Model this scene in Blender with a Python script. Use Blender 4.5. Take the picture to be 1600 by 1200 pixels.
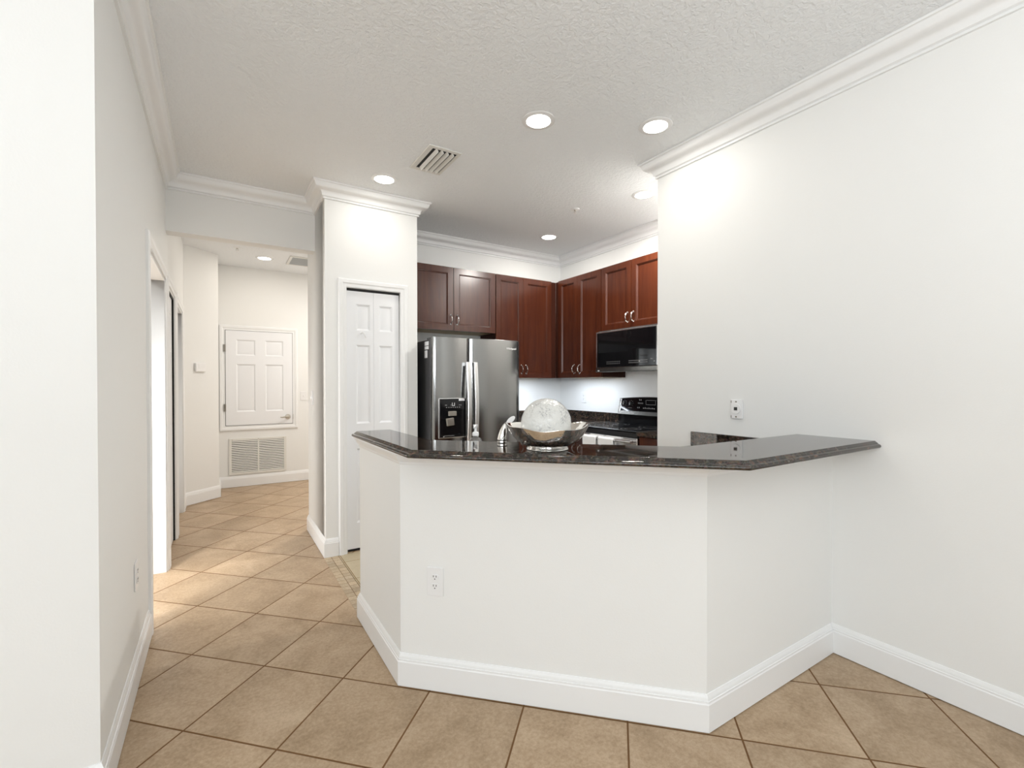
import bpy, bmesh, math, random
from mathutils import Vector, Matrix, noise
from math import sin, cos, pi, radians, sqrt, atan2, hypot
for o in list(bpy.data.objects): bpy.data.objects.remove(o)
S = bpy.context.scene
COL = S.collection
random.seed(4)

# ------------------------------------------------------------------ camera, world, light, exposure
CEIL = 2.79
camd = bpy.data.cameras.new('camera'); cam = bpy.data.objects.new('camera', camd); COL.objects.link(cam)
camd.sensor_fit = 'HORIZONTAL'; camd.sensor_width = 36; camd.lens = 725.81/1600*36
camd.shift_y = 6.64/1600; camd.clip_start = .02
yaw, pitch, roll = 0.563136, 0.00884, 0.0010
cam.matrix_world = (Matrix.Translation((0, 0, 1.30)) @ Matrix.Rotation(-yaw, 4, 'Z')
                    @ Matrix.Rotation(pi/2 - pitch, 4, 'X') @ Matrix.Rotation(-roll, 4, 'Z'))
S.camera = cam
S.view_settings.view_transform = 'Standard'; S.view_settings.look = 'None'
S.view_settings.gamma = 1; S.view_settings.use_curve_mapping = False
S.view_settings.exposure = 0.03
w = bpy.data.worlds.new('world'); S.world = w; w.use_nodes = True
w.node_tree.nodes['Background'].inputs[0].default_value = (.92, .97, 1, 1)
w.node_tree.nodes['Background'].inputs[1].default_value = .12

def area(name, loc, target, sx, sy, power, color=(1, 1, 1), spread=pi, shape='RECTANGLE', parent=None):
    l = bpy.data.lights.new(name, 'AREA'); l.shape = shape; l.size = sx; l.size_y = sy
    l.energy = power; l.color = color; l.spread = spread
    o = bpy.data.objects.new(name, l); COL.objects.link(o)
    d = Vector(target) - Vector(loc)
    o.rotation_euler = d.to_track_quat('-Z', 'Y').to_euler(); o.location = loc
    if parent: o.parent = parent
    return o
# daylight entering through the living room's glass doors and its side window, both behind the camera
area('daylight_glass_doors', (-1.0, -3.85, 1.25), (-1.0, 0, 1.25), 4.2, 2.2, 6, (.95, .98, 1))
area('daylight_side_window', (-3.45, -1.2, 1.4), (0, -1.2, 1.4), 2.2, 1.7, 3, (.95, .98, 1))
# added fills tilted up from glass doors and side window, to brighten the ceiling
area('ceiling_fill_doors', (-1.7, -3.8, 1.95), (-1.2, 0, 2.60), 2.8, .8, 70, (.92, .97, 1))
area('ceiling_fill_side', (-3.45, -1.2, 1.85), (0, -.6, 2.60), 2.1, .7, 38, (.92, .97, 1))
# added upward light standing in for a bounced flash, behind the camera
area('bounce_flash_fill', (.4, -1.3, 1.15), (.4, -1.3, 3), .5, .5, 54, (.95, .98, 1), shape='DISK')
# added hallway fill, unseen round the corner to the right
area('hall_fill', (1.75, 5.65, 2.76), (1.75, 5.65, 0), .14, .14, 31, (1, .94, .87), shape='DISK')
# cool strip lights under the tall kitchen cabinets
for nm, lc, sx, sy in (('under_cabinet_strip', (2.72, 4.13, 1.362), .62, .03), ('under_cabinet_strip', (3.20, 3.70, 1.362), .03, .60)):
    area(nm, lc, (0, 0, 0), sx, sy, 3.3, (.80, .89, 1)).rotation_euler = (0, 0, 0)
# ceiling lamp of the side room, spilling through the open doorway onto the hall floor
area('side_room_lamp', (-1.25, 2.3, 2.45), (-1.25, 2.3, 0), .40, .40, 58, (1, .985, .96), shape='DISK')
# added soft fill in the side room, reaching the hall through the doorway
area('side_room_fill', (-3.4, 3.5, 1.45), (0, 3.6, 1.2), 1.6, 1.6, 78, (.97, .985, 1))

# ------------------------------------------------------------------ materials
def mat(name, col=(.8, .8, .8), rough=.5, metal=0., spec=.5, **kw):
    m = bpy.data.materials.new(name); m.use_nodes = True
    b = m.node_tree.nodes['Principled BSDF']
    b.inputs['Base Color'].default_value = (*col, 1); b.inputs['Roughness'].default_value = rough
    b.inputs['Metallic'].default_value = metal; b.inputs['Specular IOR Level'].default_value = spec
    for k, v in kw.items(): b.inputs[k].default_value = v
    return m
class NT:
    def __init__(s, m): s.m = m; s.t = m.node_tree; s.b = s.t.nodes['Principled BSDF']
    def n(s, typ, **kw):
        nd = s.t.nodes.new(typ)
        for k, v in kw.items(): setattr(nd, k, v)
        return nd
    def l(s, a, b): s.t.links.new(a, b)
    def coord(s, kind='Object', scale=(1, 1, 1), rot=(0, 0, 0)):
        tc = s.n('ShaderNodeTexCoord'); mp = s.n('ShaderNodeMapping')
        mp.inputs['Scale'].default_value = scale; mp.inputs['Rotation'].default_value = rot
        s.l(tc.outputs[kind], mp.inputs[0]); return mp.outputs[0]
    def noise(s, vec, scale, detail=2, rough=.5, dist=0):
        nd = s.n('ShaderNodeTexNoise'); s.l(vec, nd.inputs['Vector'])
        nd.inputs['Scale'].default_value = scale; nd.inputs['Detail'].default_value = detail
        nd.inputs['Roughness'].default_value = rough; nd.inputs['Distortion'].default_value = dist
        return nd.outputs[0]
    def vor(s, vec, scale, feature='F1', out=0):
        nd = s.n('ShaderNodeTexVoronoi', feature=feature); s.l(vec, nd.inputs['Vector'])
        nd.inputs['Scale'].default_value = scale; return nd.outputs[out]
    def ramp(s, fac, stops):
        nd = s.n('ShaderNodeValToRGB'); s.l(fac, nd.inputs[0]); e = nd.color_ramp.elements
        while len(e) < len(stops): e.new(.5)
        for el, (p, c) in zip(e, stops):
            el.position = p; el.color = (*c, 1) if len(c) == 3 else c
        return nd.outputs[0]
    def mix(s, fac, a, b, blend='MIX'):
        nd = s.n('ShaderNodeMix', data_type='RGBA', blend_type=blend)
        for sock, v in ((nd.inputs[0], fac), (nd.inputs[6], a), (nd.inputs[7], b)):
            if hasattr(v, 'links'): s.l(v, sock)
            elif isinstance(v, tuple): sock.default_value = (*v, 1)
            else: sock.default_value = v
        return nd.outputs[2]
    def math(s, op, a, b=None, c=None):
        nd = s.n('ShaderNodeMath', operation=op)
        for i, v in enumerate((a, b, c)):
            if v is None: continue
            if hasattr(v, 'links'): s.l(v, nd.inputs[i])
            else: nd.inputs[i].default_value = v
        return nd.outputs[0]
    def base(s, x): s.l(x, s.b.inputs['Base Color'])
    def rough(s, x): s.l(x, s.b.inputs['Roughness'])
    def bump(s, h, strength, dist):
        nd = s.n('ShaderNodeBump'); nd.inputs['Strength'].default_value = strength
        nd.inputs['Distance'].default_value = dist; s.l(h, nd.inputs['Height'])
        s.l(nd.outputs[0], s.b.inputs['Normal'])

M = {}
def wallmat(name, col):
    m = mat(name, col, .62, spec=.3); t = NT(m); v = t.coord()
    t.bump(t.noise(v, 150, 3, .55), .22, .0012); return m
M['wall'] = wallmat('wall_paint', (.88, .882, .868))
m = M['ceiling'] = mat('ceiling_knockdown', (.905, .925, .94), .8, spec=.2); t = NT(m)
v = t.coord(scale=(1, 1, 1))
a = t.noise(v, 46, 4, .55, .6)
h = t.ramp(a, [(.42, (0, 0, 0)), (.58, (1, 1, 1))]); t.bump(h, .5, .0042)
M['trim'] = mat('trim_paint', (.90, .905, .905), .32)
M['door'] = mat('door_paint', (.89, .90, .92), .38)
M['plastic'] = mat('white_plastic', (.88, .88, .88), .3)
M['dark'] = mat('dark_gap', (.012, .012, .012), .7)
M['slot'] = mat('dark_slot', (.03, .03, .03), .6)
M['duct'] = mat('duct_dark', (.03, .028, .022), .8)
M['vent'] = mat('vent_enamel', (.80, .79, .75), .4)
M['greyvent'] = mat('vent_grey', (.52, .54, .55), .5)
M['hinge'] = mat('hinge_metal', (.30, .28, .25), .4, 1)
M['nickel'] = mat('satin_nickel', (.55, .52, .47), .28, 1)
M['chrome'] = mat('chrome', (.85, .83, .80), .12, 1)
M['black'] = mat('black_gloss', (.006, .006, .007), .06, spec=.5)
M['blackm'] = mat('black_satin', (.015, .015, .016), .35)
M['mwglass'] = mat('microwave_glass', (.005, .005, .006), .05, spec=.4)
M['caseside'] = mat('appliance_grey_side', (.16, .16, .165), .28, .6)
M['mark'] = mat('white_print', (.75, .75, .75), .5)
M['greymark'] = mat('grey_print', (.28, .28, .28), .5)
M['label'] = mat('paper_label', (.85, .86, .88), .5)
M['towel'] = mat('white_terry', (.88, .88, .88), .95, spec=.1)
t = NT(M['towel']); t.bump(t.noise(t.coord(), 900, 2), .6, .002)
M['white'] = mat('white_gloss', (.9, .9, .9), .25)
M['underside'] = mat('cabinet_underside', (.50, .39, .21), .5)
m = M['lens'] = mat('lamp_lens', (1, 1, 1), .5)
m.node_tree.nodes['Principled BSDF'].inputs['Emission Color'].default_value = (1, .95, .86, 1)
m.node_tree.nodes['Principled BSDF'].inputs['Emission Strength'].default_value = 14

def steel(name, col, rough, axis):
    m = mat(name, col, rough, 1); t = NT(m)
    sc = {'v': (900, 900, 6), 'h': (6, 6, 900)}[axis]
    nz = t.noise(t.coord(scale=sc), 1, 2)
    r = t.math('MULTIPLY_ADD', nz, .12, rough-.06); t.rough(r); return m
M['steel'] = mat('brushed_stainless', (.345, .345, .34), .17, 1)
M['steel'].node_tree.nodes['Principled BSDF'].inputs['Anisotropic'].default_value = .5
M['steelh'] = mat('handle_stainless', (.78, .78, .78), .24, 1)
M['steeld'] = mat('dark_stainless', (.30, .29, .27), .26, 1)

# cherry cabinet wood, grain along z
m = M['wooddark'] = mat('cabinet_carcass', (.040, .011, .006), .45, spec=.15)
m = M['wood'] = mat('cherry_wood', (.15, .035, .018), .3); t = NT(m)
v = t.coord(scale=(9, 9, .9)); n1 = t.noise(v, 3.0, 5, .6, .5)
n2 = t.noise(t.coord(scale=(160, 160, 3)), 1, 2)
n3 = t.noise(t.coord(scale=(2.2, 2.2, 1.4)), 1.6, 2)
c = t.ramp(n1, [(.30, (.044, .0095, .0042)), (.55, (.070, .0158, .0060)), (.78, (.102, .0260, .0092))])
c = t.mix(t.math('MULTIPLY', n3, .45), c, (.100, .0245, .0072)); c = t.mix(t.math('MULTIPLY', n2, .28), c, (.045, .010, .006))
t.base(c); t.rough(t.math('MULTIPLY_ADD', n2, .06, .20))

# dark brown granite
def granite(name, dark=1.0):
    m = mat(name, (.03, .025, .02), .03, spec=.7); t = NT(m); v = t.coord()
    n0 = t.noise(v, 26, 5, .62, .8)
    n1 = t.noise(v, 70, 4, .6, .4)
    vo = t.vor(v, 95, 'F1', 1)
    c = t.ramp(n0, [(.36, (.012, .011, .010)), (.50, (.030, .023, .018)), (.60, (.085, .052, .036)), (.70, (.16, .085, .055))])
    g = t.ramp(n1, [(.52, (0, 0, 0)), (.66, (1, 1, 1))])
    c = t.mix(t.math('MULTIPLY', g, .55), c, (.13, .115, .095))
    c = t.mix(.28, c, vo, 'MULTIPLY')
    t.base(c); return m
M['granite'] = granite('brown_granite')

# diagonal beige floor tile with brown grout
def tile(name, pu, ou, pv, ov, ang, grout, c0, c1, c2, cg, jit):
    m = mat(name, c0, .42, spec=.35); t = NT(m)
    tc = t.n('ShaderNodeTexCoord'); sx = t.n('ShaderNodeSeparateXYZ'); t.l(tc.outputs['Object'], sx.inputs[0])
    ca, sa = cos(ang), sin(ang)
    u = t.math('ADD', t.math('MULTIPLY', sx.outputs[0], ca), t.math('MULTIPLY', sx.outputs[1], sa))
    vv = t.math('SUBTRACT', t.math('MULTIPLY', sx.outputs[0], sa), t.math('MULTIPLY', sx.outputs[1], ca))
    U = t.math('DIVIDE', t.math('SUBTRACT', u, ou), pu); V = t.math('DIVIDE', t.math('SUBTRACT', vv, ov), pv)
    fu = t.math('FRACT', U); fv = t.math('FRACT', V)
    du = t.math('MULTIPLY', t.math('MINIMUM', fu, t.math('SUBTRACT', 1.0, fu)), pu)
    dv = t.math('MULTIPLY', t.math('MINIMUM', fv, t.math('SUBTRACT', 1.0, fv)), pv)
    d = t.math('MINIMUM', du, dv)
    g = t.math('LESS_THAN', d, grout/2)
    cb = t.n('ShaderNodeCombineXYZ'); t.l(t.math('FLOOR', U), cb.inputs[0]); t.l(t.math('FLOOR', V), cb.inputs[1])
    wn = t.n('ShaderNodeTexWhiteNoise', noise_dimensions='2D'); t.l(cb.outputs[0], wn.inputs['Vector'])
    av = t.n('ShaderNodeVectorMath', operation='MULTIPLY_ADD'); t.l(wn.outputs['Color'], av.inputs[0])
    av.inputs[1].default_value = (7, 7, 7); t.l(tc.outputs['Object'], av.inputs[2])
    n1 = t.noise(av.outputs[0], 3.6, 6, .66, .5); n2 = t.noise(av.outputs[0], 75, 6, .75, .2)
    f = t.math('ADD', t.math('MULTIPLY', n1, .52), t.math('MULTIPLY', n2, .48))
    c = t.ramp(f, [(.36, c1), (.50, c0), (.64, c2)])
    k = t.math('MULTIPLY_ADD', wn.outputs['Value'], jit, 1-jit/2)
    hs = t.n('ShaderNodeHueSaturation'); t.l(c, hs.inputs['Color']); t.l(k, hs.inputs['Value'])
    c = t.mix(g, hs.outputs[0], cg)
    t.base(c); t.rough(t.math('MULTIPLY_ADD', g, .4, .40))
    edge = t.math('MINIMUM', t.math('DIVIDE', d, grout*.9), 1.0)
    t.bump(t.math('ADD', edge, t.math('MULTIPLY', n2, .10)), .5, .002)
    return m
M['floor'] = tile('diagonal_beige_tile', .4118, 1.8285, .4070, -1.180, pi/4, .0070,
                  (.455, .328, .210), (.325, .224, .132), (.580, .440, .302), (.165, .080, .028), .10)
M['kfloor'] = tile('kitchen_beige_tile', .33, .77, .33, .12, 0, .005,
                   (.50, .42, .28), (.43, .36, .23), (.57, .48, .34), (.26, .17, .08), .06)
M['mosaic'] = tile('mosaic_border_tile', .0517, .655, .055, .0, 0, .003,
                   (.46, .36, .24), (.36, .27, .17), (.62, .52, .38), (.17, .10, .045), .35)

# ------------------------------------------------------------------ mesh helpers
def NB(): return bmesh.new()
def finish(name, bm, m, parent=None, smooth=30, loc=None, rz=None):
    bmesh.ops.remove_doubles(bm, verts=bm.verts, dist=1e-6)
    bmesh.ops.recalc_face_normals(bm, faces=bm.faces)
    if smooth:
        for f in bm.faces: f.smooth = True
        for e in bm.edges:
            if len(e.link_faces) == 2 and e.calc_face_angle(0) > radians(smooth): e.smooth = False
    me = bpy.data.meshes.new(name); bm.to_mesh(me); bm.free()
    ms = m if isinstance(m, (list, tuple)) else [m]
    for x in ms: me.materials.append(M[x] if isinstance(x, str) else x)
    o = bpy.data.objects.new(name, me); COL.objects.link(o)
    if smooth:
        wn = o.modifiers.new('weighted_normal', 'WEIGHTED_NORMAL'); wn.keep_sharp = True
    if parent: o.parent = parent
    if loc: o.location = loc
    if rz is not None: o.rotation_euler = (0, 0, rz)
    return o
def box(bm, x0, x1, y0, y1, z0, z1, bev=0, seg=2, mi=0, rot=None):
    vs = [bm.verts.new((x, y, z)) for x in (x0, x1) for y in (y0, y1) for z in (z0, z1)]
    fs = [bm.faces.new([vs[i] for i in q]) for q in ((0, 1, 3, 2), (4, 6, 7, 5), (0, 4, 5, 1), (2, 3, 7, 6), (0, 2, 6, 4), (1, 5, 7, 3))]
    for f in fs: f.material_index = mi
    if rot:
        c = Vector(((x0+x1)/2, (y0+y1)/2, (z0+z1)/2))
        bmesh.ops.rotate(bm, verts=vs, cent=c, matrix=rot)
    if bev:
        es = list({e for f in fs for e in f.edges})
        r = bmesh.ops.bevel(bm, geom=es, offset=bev, segments=seg, profile=.5, affect='EDGES', clamp_overlap=True)
        for f in r['faces']: f.material_index = mi
def B(*a, **k): bm = NB(); box(bm, *a, **k); return bm
def prism(bm, pts, z0, z1):
    lo = [bm.verts.new((*p, z0)) for p in pts]; hi = [bm.verts.new((*p, z1)) for p in pts]
    n = len(pts); bm.faces.new(lo[::-1]); bm.faces.new(hi)
    for i in range(n): bm.faces.new((lo[i], lo[(i+1) % n], hi[(i+1) % n], hi[i]))
def lathe(bm, prof, seg=32, c=(0, 0), mod=None):
    rings = []
    for r, z in prof:
        if r < 1e-6: rings.append([bm.verts.new((c[0], c[1], z))]); continue
        ring = []
        for i in range(seg):
            a = 2*pi*i/seg; rr, zz = (r, z) if not mod else mod(r, z, a)
            ring.append(bm.verts.new((c[0]+rr*cos(a), c[1]+rr*sin(a), zz)))
        rings.append(ring)
    for A, Bq in zip(rings, rings[1:]):
        if len(A) == 1 and len(Bq) == 1: continue
        for i in range(seg):
            j = (i+1) % seg
            if len(A) == 1: bm.faces.new((A[0], Bq[i], Bq[j]))
            elif len(Bq) == 1: bm.faces.new((A[i], A[j], Bq[0]))
            else: bm.faces.new((A[i], A[j], Bq[j], Bq[i]))
    if len(rings[0]) > 1: bm.faces.new(rings[0][::-1])
    if len(rings[-1]) > 1: bm.faces.new(rings[-1])
def tube(bm, pts, rad, seg=8, sx=1.0, up=Vector((0, 0, 1))):
    pts = [Vector(p) for p in pts]; rings = []
    for i, p in enumerate(pts):
        tg = (pts[min(i+1, len(pts)-1)] - pts[max(i-1, 0)]).normalized()
        a = tg.cross(up)
        if a.length < 1e-3: a = tg.cross(Vector((1, 0, 0)))
        a.normalize(); b = a.cross(tg).normalized()
        r = rad[i] if isinstance(rad, (list, tuple)) else rad
        rings.append([bm.verts.new(p + a*r*sx*cos(2*pi*k/seg) + b*r*sin(2*pi*k/seg)) for k in range(seg)])
    for A, Bq in zip(rings, rings[1:]):
        for k in range(seg): bm.faces.new((A[k], A[(k+1) % seg], Bq[(k+1) % seg], Bq[k]))
    bm.faces.new(rings[0][::-1]); bm.faces.new(rings[-1])
def offs(path, i, closed=False):
    """unit mitre vector at path[i], to the right of travel"""
    n = len(path); p = Vector(path[i])
    def nrm(a, b): d = (Vector(b)-Vector(a)).normalized(); return Vector((d.y, -d.x))
    pr = path[i-1] if (i > 0 or closed) else None; nx = path[(i+1) % n] if (i < n-1 or closed) else None
    if pr is None: return nrm(p, nx)
    if nx is None: return nrm(pr, p)
    a, b = nrm(pr, p), nrm(p, nx); s = a+b
    return s/(s.dot(a)) if s.length > 1e-6 else a
def sweep(bm, path, prof, i0=0, i1=None, z=0):
    i1 = len(path)-1 if i1 is None else i1; rings = []
    for i in range(i0, i1+1):
        mv = offs(path, i); p = Vector(path[i])
        rings.append([bm.verts.new((*(p+mv*d), z+h)) for d, h in prof])
    for A, Bq in zip(rings, rings[1:]):
        for k in range(len(prof)):
            j = (k+1) % len(prof); bm.faces.new((A[k], A[j], Bq[j], Bq[k]))
    bm.faces.new(rings[0][::-1]); bm.faces.new(rings[-1])
def panelface(bm, w, h, th, panels, prof, x0=0, z0=0, y=0):
    """slab w x h x th; front at y (outward -y) with sunk/raised panels; prof = [(inset, depth)...]"""
    xs = sorted({0, w} | {a for p in panels for a in (p[0], p[1])})
    zs = sorted({0, h} | {a for p in panels for a in (p[2], p[3])})
    V = {}
    def vv(x, z, d=0):
        k = (round(x, 6), round(z, 6), round(d, 6))
        if k not in V: V[k] = bm.verts.new((x0+x, y+d, z0+z))
        return V[k]
    inp = lambda xa, xb, za, zb: any(p[0]-1e-7 <= xa and xb <= p[1]+1e-7 and p[2]-1e-7 <= za and zb <= p[3]+1e-7 for p in panels)
    for xa, xb in zip(xs, xs[1:]):
        for za, zb in zip(zs, zs[1:]):
            if not inp(xa, xb, za, zb): bm.faces.new((vv(xa, za), vv(xb, za), vv(xb, zb), vv(xa, zb)))
    for p in panels:
        # outline of the panel keeps the grid's vertices on its border
        rect = lambda i: (p[0]+i, p[1]-i, p[2]+i, p[3]-i)
        prev = (*rect(0), 0.0)
        for ins, d in prof:
            r = rect(ins); cur = (*r, d)
            def c4(q): return [vv(q[0], q[2], q[4]), vv(q[1], q[2], q[4]), vv(q[1], q[3], q[4]), vv(q[0], q[3], q[4])]
            A, Bq = c4(prev), c4(cur)
            for k in range(4): bm.faces.new((A[k], A[(k+1) % 4], Bq[(k+1) % 4], Bq[k]))
            prev = cur
        bm.faces.new(c4(prev))
    # sides and back
    b = [bm.verts.new((x0+x, y+th, z0+z)) for x, z in ((0, 0), (w, 0), (w, h), (0, h))]
    f = [vv(0, 0), vv(w, 0), vv(w, h), vv(0, h)]
    for k in range(4): bm.faces.new((f[k], b[k], b[(k+1) % 4], f[(k+1) % 4]))
    bm.faces.new(b)
def tag(o, label, cat, group=None, kind=None):
    o['label'] = label; o['category'] = cat
    if group: o['group'] = group
    if kind: o['kind'] = kind
    return o
def thing(name, label, cat, loc=(0, 0, 0), rz=0, group=None, kind=None):
    o = bpy.data.objects.new(name, None); COL.objects.link(o); o.empty_display_size = .1
    o.location = loc; o.rotation_euler = (0, 0, rz)
    return tag(o, label, cat, group, kind)
def struct(name, bm, m, label, cat, smooth=30):
    return tag(finish(name, bm, m, smooth=smooth), label, cat, kind='structure')

# ------------------------------------------------------------------ the shell
XL, XR, XK = -.313, 2.514, 3.45      # left wall, right wall, kitchen's right wall
YF, YC, YK, YH = 1.872, 3.68, 4.38, 6.83
struct('floor', B(-3.7, 3.6, -4.1, 6.95, -.12, 0), 'floor', 'beige stone look tile floor laid on the diagonal', 'floor')
struct('ceiling', B(-3.7, 3.6, -4.1, 6.95, CEIL, CEIL+.14), 'ceiling', 'white knockdown textured ceiling', 'ceiling')
Hh = CEIL
# left wall with three door openings
D1 = (3.080, 4.007); D2 = (4.150, 4.790); D3 = (4.960, 5.772); DH = 2.032
bm = NB(); x0, x1 = XL-.12, XL
for a, b in ((YF, D1[0]), (D1[1], D2[0]), (D2[1], D3[0]), (D3[1], 6.047)): box(bm, x0, x1, a, b, 0, Hh)
for a, b in (D1, D2, D3): box(bm, x0, x1, a, b, DH, Hh)
struct('wall_left', bm, 'wall', 'long shaded wall on the left leading into the hallway', 'wall')
struct('wall_front_left', B(-3.6, XL-.12, YF, YF+.12, 0, Hh), 'wall', 'bright wall end at the far left edge of the photo', 'wall')
bm = NB(); prism(bm, [(XL-.12, 6.047), (-.311, 6.047), (0, 6.321), (0, YH), (XL-.12, YH)], 0, Hh)
struct('wall_hall_angle', bm, 'wall', 'angled hallway wall carrying the thermostat', 'wall')
struct('wall_hall_back', B(XL-.12, 2.6, YH, YH+.12, 0, Hh), 'wall', 'wall at the end of the hallway with access door and grille', 'wall')
struct('wall_hall_right', B(2.5, 2.6, YK+.08, YH, 0, Hh), 'wall', 'wall closing the hallway on the right out of view', 'wall')
struct('wall_header', B(XL, .673, 4.09, 4.21, 2.39, Hh), 'wall', 'dropped header over the hallway entrance', 'header')
# pantry column
bm = NB(); PX0, PX1 = .673, 1.395; PD = (.826, 1.251); PT = 2.046
box(bm, PX0, PX0+.09, YC+.10, YK, 0, Hh); box(bm, PX1-.09, PX1, YC+.10, YK, 0, Hh)
box(bm, PX0, PD[0], YC, YC+.10, 0, Hh); box(bm, PD[1], PX1, YC, YC+.10, 0, Hh); box(bm, PD[0], PD[1], YC, YC+.10, PT, Hh)
struct('wall_pantry', bm, 'wall', 'white pantry column wall between hallway and refrigerator', 'wall')
struct('wall_kitchen_back', B(PX0, XK+.12, YK, YK+.08, 0, Hh), 'wall', 'kitchen wall behind refrigerator and corner cabinets', 'wall')
struct('wall_kitchen_right', B(XK, XK+.12, 2.135, YK, 0, Hh), 'wall', 'kitchen wall behind range and microwave', 'wall')
struct('wall_right', B(XR, XK+.12, -4.0, 2.135, 0, Hh), 'wall', 'large plain white wall on the right', 'wall')
# living room behind the camera, with its openings to daylight
bm = NB()
box(bm, -3.7, -3.1, -4.1, -4.0, 0, Hh); box(bm, 1.1, XK+.12, -4.1, -4.0, 0, Hh); box(bm, -3.1, 1.1, -4.1, -4.0, 2.35, Hh); box(bm, -3.1, 1.1, -4.1, -4.0, 0, .05)
struct('wall_back', bm, 'wall', 'living room wall behind the camera with glass doors', 'wall')
bm = NB()
box(bm, -3.7, -3.6, -4.0, -2.3, 0, Hh); box(bm, -3.7, -3.6, -.1, 5.1, 0, Hh); box(bm, -3.7, -3.6, -2.3, -.1, 0, .55); box(bm, -3.7, -3.6, -2.3, -.1, 2.25, Hh)
struct('wall_side', bm, 'wall', 'living room side wall out of view with a window', 'wall')
struct('wall_side_room', B(-3.6, XL-.12, 5.0, 5.1, 0, Hh), 'wall', 'far wall of the bright room behind the open doorway', 'wall')
def window(name, x0, x1, y, z0, z1, nx, rz, loc, label):
    r = thing(name, label, 'window', loc, rz, kind='structure'); bm = NB()
    for a, b, c, d in ((x0, x1, z0, z0+.05), (x0, x1, z1-.05, z1), (x0, x0+.05, z0+.05, z1-.05), (x1-.05, x1, z0+.05, z1-.05)): box(bm, a, b, -.03, .03, c, d)
    for i in range(1, nx): xm = x0+(x1-x0)*i/nx; box(bm, xm-.03, xm+.03, -.03, .03, z0+.05, z1-.05)
    finish('window_frame', bm, 'trim', r)
    finish('window_pane', B(x0+.05, x1-.05, -.004, .004, z0+.05, z1-.05), M['pane'], r)
m = M['pane'] = bpy.data.materials.new('clear_pane'); m.use_nodes = True; nt = m.node_tree; nt.nodes.clear()
o_ = nt.nodes.new('ShaderNodeOutputMaterial'); mx = nt.nodes.new('ShaderNodeMixShader'); tr = nt.nodes.new('ShaderNodeBsdfTransparent'); gl = nt.nodes.new('ShaderNodeBsdfGlossy')
gl.inputs['Roughness'].default_value = .02; mx.inputs[0].default_value = .06
nt.links.new(tr.outputs[0], mx.inputs[1]); nt.links.new(gl.outputs[0], mx.inputs[2]); nt.links.new(mx.outputs[0], o_.inputs[0])
window('window_1', -2.1, 2.1, 0, .05, 2.35, 3, pi, (-1.0, -4.05, 0), 'sliding glass doors behind the camera')
window('window_2', -1.1, 1.1, 0, .55, 2.25, 2, -pi/2, (-3.65, -1.2, 0), 'side window of the living room behind the camera')

# half wall under the bar
BW = [(.660, 2.630), (.660, 1.951), (1.538, 1.073), (XR, 1.073)]
BI = [(XR, 1.198), (1.590, 1.198), (.785, 2.003), (.785, 2.630)]
bm = NB(); prism(bm, BW+BI, 0, 1.0095)
struct('wall_bar', bm, 'wall', 'angled white half wall under the granite bar top', 'half wall')
bm = NB(); sweep(bm, [(.785, 2.630)]+BW, [(0, .953), (.003, .958), (.004, .966), (.010, .972), (.017, .986), (.021, .996), (.027, .999), (.027, 1.0095), (0, 1.0095)])
struct('trim_6', bm, 'trim', 'small white moulding tucked under the bar top', 'trim')

# crown
s = [(0, -.106), (.012, -.106), (.013, -.097), (.009, -.094), (.020, -.088), (.022, -.080)]
for i in range(1, 9):
    q = i/9; s.append((.022+.056*q - .010*sin(2*pi*q)*.55, -.080+.060*q + .010*sin(2*pi*q)*.75))
CR = s + [(.079, -.018), (.083, -.012), (.090, -.010), (.092, -.004), (.092, 0), (0, 0)]
CP = [(-3.6, YF), (XL, YF), (XL, 4.09), (.673, 4.09), (.673, YC), (1.395, YC), (1.395, YK), (XK, YK), (XK, 2.135), (XR, 2.135), (XR, -4.0)]
for nm, a, b, lb in (('trim_1', 0, 2, 'white crown moulding along the left wall'), ('trim_2', 2, 3, 'white crown moulding on the hallway header'),
                     ('trim_3', 3, 6, 'white crown moulding wrapping the pantry column'), ('trim_4', 6, 8, 'white crown moulding above the kitchen cabinets'),
                     ('trim_5', 8, 10, 'white crown moulding along the right wall')):
    bm = NB(); sweep(bm, CP, CR, a, b, CEIL-.0005); struct(nm, bm, 'trim', lb, 'crown moulding')
# baseboards
BB = [(0, .0035), (.015, .0035), (.015, .106), (.0125, .110), (.0125, .117), (.0095, .1185), (.0085, .127), (.006, .131), (.003, .139), (0, .140)]
for nm, path, lb in (('baseboard_left', [(-3.6, YF), (XL, YF), (XL, D1[0]-.066)], 'white baseboard along the left wall'),
                     ('baseboard_hall', [(XL, D3[1]+.066), (-.311, 6.047), (0, 6.321), (0, YH), (2.5, YH)], 'white baseboard around the end of the hallway'),
                     ('baseboard_pantry', [(1.6, YK+.08), (.673, YK+.08), (.673, YC), (.764, YC)], 'white baseboard at the foot of the pantry column'),
                     ('baseboard_bar', [(.785, 2.630)]+BW[:3]+[(XR-.015, 1.073)], 'white baseboard around the foot of the bar'),
                     ('baseboard_right', [(XR, 1.073), (XR, -4.0)], 'white baseboard along the right wall')):
    bm = NB(); sweep(bm, path, BB); struct(nm, bm, 'trim', lb, 'baseboard')
# kitchen floor and mosaic border
bm = NB(); prism(bm, [(.762, YC), (.762, 2.66), (.79, 2.64), (.79, 2.0), (1.6, 1.2), (XR, 1.2), (XR, 2.135), (XK, 2.135), (XK, YK), (1.395, YK), (1.395, YC)], .0004, .0016)
struct('floor_kitchen', bm, 'kfloor', 'paler tile floor of the kitchen behind the bar', 'floor')
struct('trim_7', B(.657, .760, 2.647, 3.665, .0004, .0022), 'mosaic', 'strip of small mosaic tiles between bar and pantry column', 'threshold')

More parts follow.
